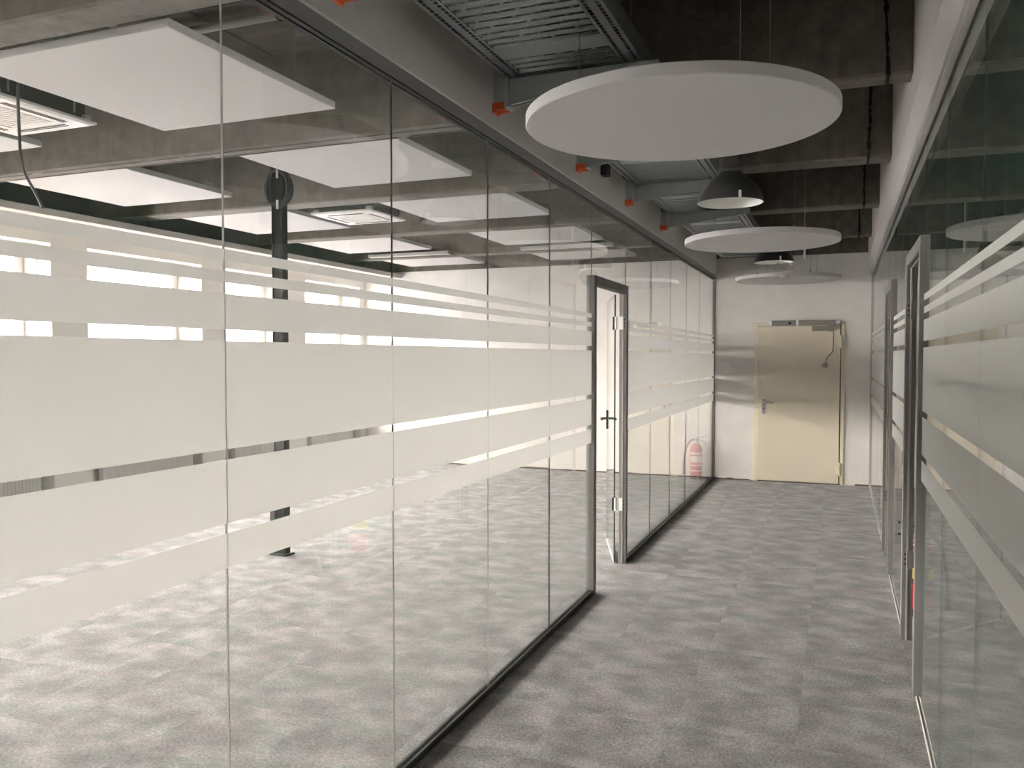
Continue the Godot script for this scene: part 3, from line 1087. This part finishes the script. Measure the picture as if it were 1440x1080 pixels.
		tag(b, "galvanised cantilever bracket with orange end cap, " + names[k], "bracket", "brackets carrying the cable tray")
	var st := mb()
	cbox(st, Vector3.ZERO, Vector3(0.05, 0.08, 0.08), 0.006)
	var box := obj("junction_box", st, M.cable_grey, self, Vector3(-1.498, 2.865, -5.50))
	tag(box, "small dark grey junction box on the left downstand beside the cable tray", "junction box")

# ---------------------------------------------------------------- ceiling cassettes
func cassettes() -> void:
	var names := ["white ceiling air-conditioning cassette at the left edge of the photo, above the hanging cable", "white ceiling air-conditioning cassette right of the black pole"]
	var spots := [Vector3(-4.33, 2.93, -3.28), Vector3(-4.32, 2.93, -6.91)]
	for k in 2:
		var c := thing("ceiling_cassette", names[k], "air conditioner", spots[k], 0.0, "ceiling cassettes in the left room")
		var h := 0.325
		var st := mb()
		# fascia ring that slopes down to the middle
		var o := [Vector3(-h, 0.018, -h), Vector3(h, 0.018, -h), Vector3(h, 0.018, h), Vector3(-h, 0.018, h)]
		var ring := [[h, 0.022], [h, 0.008], [0.300, 0.0], [0.175, 0.0], [0.170, 0.006]]
		for j in ring.size() - 1:
			for q in 4:
				var a := Vector3([-1, 1, 1, -1][q], 0, [-1, -1, 1, 1][q])
				var b := Vector3([1, 1, -1, -1][q], 0, [-1, 1, 1, -1][q])
				var r0: float = ring[j][0]
				var r1: float = ring[j + 1][0]
				var p0 := a * r0 + Vector3(0, ring[j][1], 0)
				var p1 := b * r0 + Vector3(0, ring[j][1], 0)
				var p2 := b * r1 + Vector3(0, ring[j + 1][1], 0)
				var p3 := a * r1 + Vector3(0, ring[j + 1][1], 0)
				var mid := (a + b).normalized()
				var nrm: Vector3 = (mid * (ring[j][1] - ring[j + 1][1]) + Vector3.DOWN * (r0 - r1))
				if r0 == r1:
					nrm = mid
				quad(st, p0, p1, p2, p3, nrm.normalized())
		quad(st, Vector3(-h, 0.022, -h), Vector3(h, 0.022, -h), Vector3(h, 0.022, h), Vector3(-h, 0.022, h), Vector3.UP)
		obj("fascia", st, M.unit_white, c)
		st = mb()
		bb(st, -0.168, 0.168, 0.004, 0.018, -0.168, 0.168, 0.003)
		var g := obj("grille", st, M.unit_grille, c)
		for j in 12:
			st = mb()
			bb(st, -0.155, 0.155, 0.0, 0.005, -0.155 + j * 0.0275, -0.143 + j * 0.0275, 0.001)
			obj("slat", st, M.unit_white, g)
		for q in 4:
			st = mb()
			bb(st, -0.19, 0.19, -0.003, 0.004, 0.218, 0.232, 0.001)
			bb(st, -0.19, 0.19, -0.003, 0.004, 0.246, 0.252, 0.001)
			var l := obj("louvre", st, M.unit_dark, c)
			l.rotation.y = q * PI / 2
		st = mb()
		bb(st, -0.285, 0.285, 0.022, 0.27, -0.285, 0.285, 0.006)
		obj("casing", st, M.unit_dark, c)
		for sx in [-1.0, 1.0]:
			for sz in [-1.0, 1.0]:
				st = mb()
				bb(st, sx * 0.255, sx * 0.315, 0.022, 0.055, sz * 0.255, sz * 0.30, 0.004)
				obj("corner_bracket", st, M.unit_grille, c)
				st = mb()
				tube(st, [Vector3(sx * 0.295, 0.05, sz * 0.2), Vector3(sx * 0.295, SLAB - 2.93, sz * 0.2)], 0.005, 8)
				obj("hanger_rod", st, M.wire, c)

# ---------------------------------------------------------------- black power pole and its coil of cable
func pole() -> void:
	var p := thing("power_pole", "black floor-to-ceiling power pole standing in the left room", "pole", Vector3(-4.19, 0, -5.52))
	var st := mb()
	bb(st, -0.052, 0.052, 0.0, SLAB, -0.035, 0.030, 0.004)
	obj("profile", st, M.pole_black, p)
	st = mb()
	for sx in [-0.045, 0.045]:
		bb(st, sx - 0.004, sx + 0.004, 0.02, SLAB, 0.030, 0.040, 0.001)
	obj("rib", st, M.pole_black, p)
	st = mb()
	bb(st, -0.10, -0.056, 0.0, 0.62, -0.03, 0.03, 0.004)
	obj("socket_box", st, M.black, p)
	st = mb()
	bb(st, -0.085, 0.075, 0.0, 0.012, -0.06, 0.06, 0.003)
	obj("base_plate", st, M.black, p)
	var c := thing("cable_coil", "coil of black cable tied to the top of the black pole", "cable", Vector3(-4.150, 2.935, -5.455))
	var r := RandomNumberGenerator.new()
	r.seed = 4
	for k in 7:
		st = mb()
		var pts := []
		var rx := 0.085 + 0.035 * r.randf()
		var ry := 0.125 + 0.025 * r.randf()
		var ph := r.randf() * TAU
		for j in 41:
			var a := TAU * j / 40.0 + ph
			pts.append(Vector3(cos(a) * rx + 0.012 * sin(k * 2.1), sin(a) * ry, (k - 3) * 0.007 + 0.01 * sin(a * 2 + k)))
		tube(st, pts, 0.0095, 8, false)
		obj("cable_loop", st, M.cable_black, c)
	st = mb()
	tube(st, curve([Vector3(-0.02, -0.12, 0.03), Vector3(-0.07, -0.125, 0.045), Vector3(-0.13, -0.115, 0.04)]), 0.006, 8)
	obj("cable_end", st, M.cable_black, c)
	for y in [0.105, -0.135]:
		st = mb()
		bb(st, 0.004, 0.026, y - 0.035, y + 0.035, 0.030, 0.040, 0.003)
		obj("tape_tie", st, M.tape, c)

# ---------------------------------------------------------------- loose cable, conduit
func small_things() -> void:
	var st := mb()
	tube(st, curve([Vector3(-3.87, SLAB, -3.05), Vector3(-3.866, 3.10, -3.02), Vector3(-3.862, 2.92, -3.0), Vector3(-3.856, 2.70, -3.0), Vector3(-3.848, 2.60, -3.0), Vector3(-3.815, 2.51, -3.0), Vector3(-3.755, 2.425, -3.0), Vector3(-3.704, 2.344, -3.0)], 6), 0.0075, 8)
	tag(obj("hanging_cable", st, M.cable_grey, self), "loose grey cable hanging from the ceiling beside the first square panel", "cable")
	st = mb()
	tube(st, [Vector3(-0.345, 2.585, -8.75), Vector3(-0.345, SLAB, -8.75)], 0.004, 8)
	tube(st, [Vector3(-0.345, 2.575, -8.75), Vector3(-0.345, 2.72, -8.75)], 0.011, 12)
	tag(obj("hanging_rod", st, M.plastic_white, self), "short white rod hanging on a wire behind the middle round panel", "rod")
	# crumpled clear wrap
	st = mb()
	var nz := FastNoiseLite.new()
	nz.seed = 6
	nz.frequency = 2.2
	st.set_smooth_group(-1)
	for i in 12:
		for j in 20:
			var q := []
			for d in [[0, 0], [0, 1], [1, 1], [1, 0]]:
				var th: float = PI * (i + d[0]) / 12.0
				var ph: float = TAU * (j + d[1]) / 20.0
				var n := Vector3(sin(th) * cos(ph), cos(th), sin(th) * sin(ph))
				q.append(n * Vector3(0.10, 0.075, 0.08) * (1.0 + 0.45 * nz.get_noise_3dv(n)))
			var m: Vector3 = (q[0] + q[1] + q[2] + q[3]) / 4
			for t in [[0, 1, 2], [0, 2, 3]]:
				var f: Vector3 = (q[t[1]] - q[t[0]]).cross(q[t[2]] - q[t[0]])
				if f.length() > 1e-8:
					tri(st, q[t[0]], q[t[1]], q[t[2]], f.normalized() * (1.0 if f.dot(m) > 0.0 else -1.0))
	tag(obj("plastic_wrap", st, M.wrap, self, Vector3(-0.545, 2.470, -8.72)), "crumpled clear brownish plastic wrap hanging under the second pendant lamp", "plastic wrap")
	var c := thing("conduit", "white conduit pipe fixed under the slab above the first square panel", "pipe")
	st = mb()
	tube(st, [Vector3(-6.0, 3.42, -3.70), Vector3(-1.63, 3.42, -3.70)], 0.024, 14)
	obj("pipe", st, M.pvc_white, c)
	for x in [-5.2, -4.0, -2.80, -2.77]:
		st = mb()
		var pts := []
		for j in 13:
			var a := PI * 1.15 * j / 12.0 - 0.25 + PI * 0.9
			pts.append(Vector3(x, 3.42 + sin(a) * 0.029, -3.70 + cos(a) * 0.029))
		tube(st, pts, 0.006, 8)
		obj("clip", st, M.black, c)

# ---------------------------------------------------------------- fire extinguishers
func extinguisher(label: String, at: Vector3, turn: float, dark: bool) -> void:
	var e := thing("fire_extinguisher", label, "fire extinguisher", at, turn, "fire extinguishers")
	var r := 0.076
	var st := mb()
	lathe(st, [[0.0, 0.03], [r - 0.004, 0.03], [r, 0.036], [r, 0.375], [r * 0.96, 0.405], [r * 0.82, 0.432], [r * 0.55, 0.452], [0.028, 0.462], [0.024, 0.475]], 48, Vector3.ZERO, true)
	obj("cylinder", st, M.red, e)
	st = mb()
	lathe(st, [[0.0, 0.0], [r + 0.002, 0.0], [r + 0.004, 0.006], [r + 0.004, 0.044], [r - 0.002, 0.048]], 48)
	obj("foot_ring", st, M.rubber, e)
	st = mb()
	lathe(st, [[0.026, 0.472], [0.026, 0.490], [0.019, 0.496], [0.019, 0.525], [0.0, 0.528]], 24)
	bb(st, -0.016, 0.016, 0.50, 0.535, -0.014, 0.014, 0.004)
	obj("valve", st, M.steel, e)
	st = mb()
	tube(st, curve([Vector3(0.0, 0.532, 0), Vector3(0.03, 0.545, 0), Vector3(0.13, 0.560, 0)]), 0.008, 8)
	obj("lever", st, M.black if dark else M.steel, e)
	st = mb()
	tube(st, curve([Vector3(0.0, 0.515, 0), Vector3(0.05, 0.512, 0), Vector3(0.13, 0.485, 0)]), 0.008, 8)
	obj("carry_handle", st, M.black if dark else M.steel, e)
	st = mb()
	tube(st, curve([Vector3(-0.012, 0.512, 0), Vector3(-0.05, 0.51, 0.0), Vector3(-0.10, 0.465, 0.0), Vector3(-0.135, 0.38, 0.0), Vector3(-0.15, 0.27, 0.0), Vector3(-0.155, 0.17, 0.0)]), 0.011, 10)
	var hose := obj("hose", st, M.rubber, e)
	st = mb()
	lathe(st, [[0.0, 0.165], [0.013, 0.165], [0.016, 0.07], [0.018, 0.055], [0.0, 0.05]], 16, Vector3(-0.157, 0, 0))
	obj("nozzle", st, M.rubber, hose)
	# printed bands, thin shells round the front
	var bands: Array = [["label_white", 0.225, 0.305], ["label_white", 0.325, 0.355], ["label_white", 0.175, 0.190], ["label_white", 0.105, 0.125]]
	if dark:
		bands = [["black", 0.300, 0.395], ["label_yellow", 0.235, 0.300], ["black", 0.200, 0.235], ["label_white", 0.44, 0.45]]
	for b in bands:
		st = mb()
		var n := 24
		for j in n:
			var a0 := deg_to_rad(-30.0 + (360.0 if dark else 240.0) * j / n)
			var a1 := deg_to_rad(-30.0 + (360.0 if dark else 240.0) * (j + 1) / n)
			var d0 := Vector3(cos(a0), 0, sin(a0))
			var d1 := Vector3(cos(a1), 0, sin(a1))
			var rr := r + 0.0012
			quad(st, d0 * rr + Vector3(0, b[1], 0), d1 * rr + Vector3(0, b[1], 0), d1 * rr + Vector3(0, b[2], 0), d0 * rr + Vector3(0, b[2], 0), (d0 + d1).normalized())
		obj("label_band", st, M[b[0]], e)

func extinguishers() -> void:
	extinguisher("red fire extinguisher with a white label standing behind the left glass at the end wall", Vector3(-1.745, 0, -10.97), 0.0, false)
	extinguisher("red fire extinguisher with black and yellow label just inside the nearest right doorway", Vector3(0.475, 0, -5.68), PI * 0.9, true)

# ---------------------------------------------------------------- radiators under the windows
func radiators() -> void:
	var names := ["first window from the far end", "second window from the far end", "third window from the far end", "fourth window from the far end", "fifth window from the far end"]
	for k in 5:
		var a: float = NICHES[k][0] - 0.20
		var b: float = NICHES[k][1] + 0.10
		var zc := (a + b) / 2
		var hl := (a - b) / 2
		var r := thing("radiator", "white fluted panel radiator under the " + names[k], "radiator", Vector3(-6.94, 0, zc), 0.0, "radiators under the windows")
		var st := mb()
		bb(st, -0.04, 0.03, 0.13, 0.66, -hl, hl, 0.006)
		var z := -hl + 0.02
		while z < hl - 0.03:
			bb(st, 0.026, 0.034, 0.16, 0.63, z, z + 0.022, 0.004)
			z += 0.036
		obj("panel", st, M.radiator, r)
		st = mb()
		bb(st, -0.045, 0.035, 0.655, 0.668, -hl - 0.004, hl + 0.004, 0.003)
		obj("top_grille", st, M.radiator, r)
		st = mb()
		tube(st, [Vector3(0.0, 0.52, hl), Vector3(0.0, 0.52, hl + 0.09)], 0.018, 12)
		obj("valve", st, M.closer_grey, r)
		for s in [-1.0, 1.0]:
			st = mb()
			bb(st, -0.09, -0.03, 0.0, 0.14, s * (hl - 0.2), s * (hl - 0.16), 0.003)
			obj("foot", st, M.radiator, r)
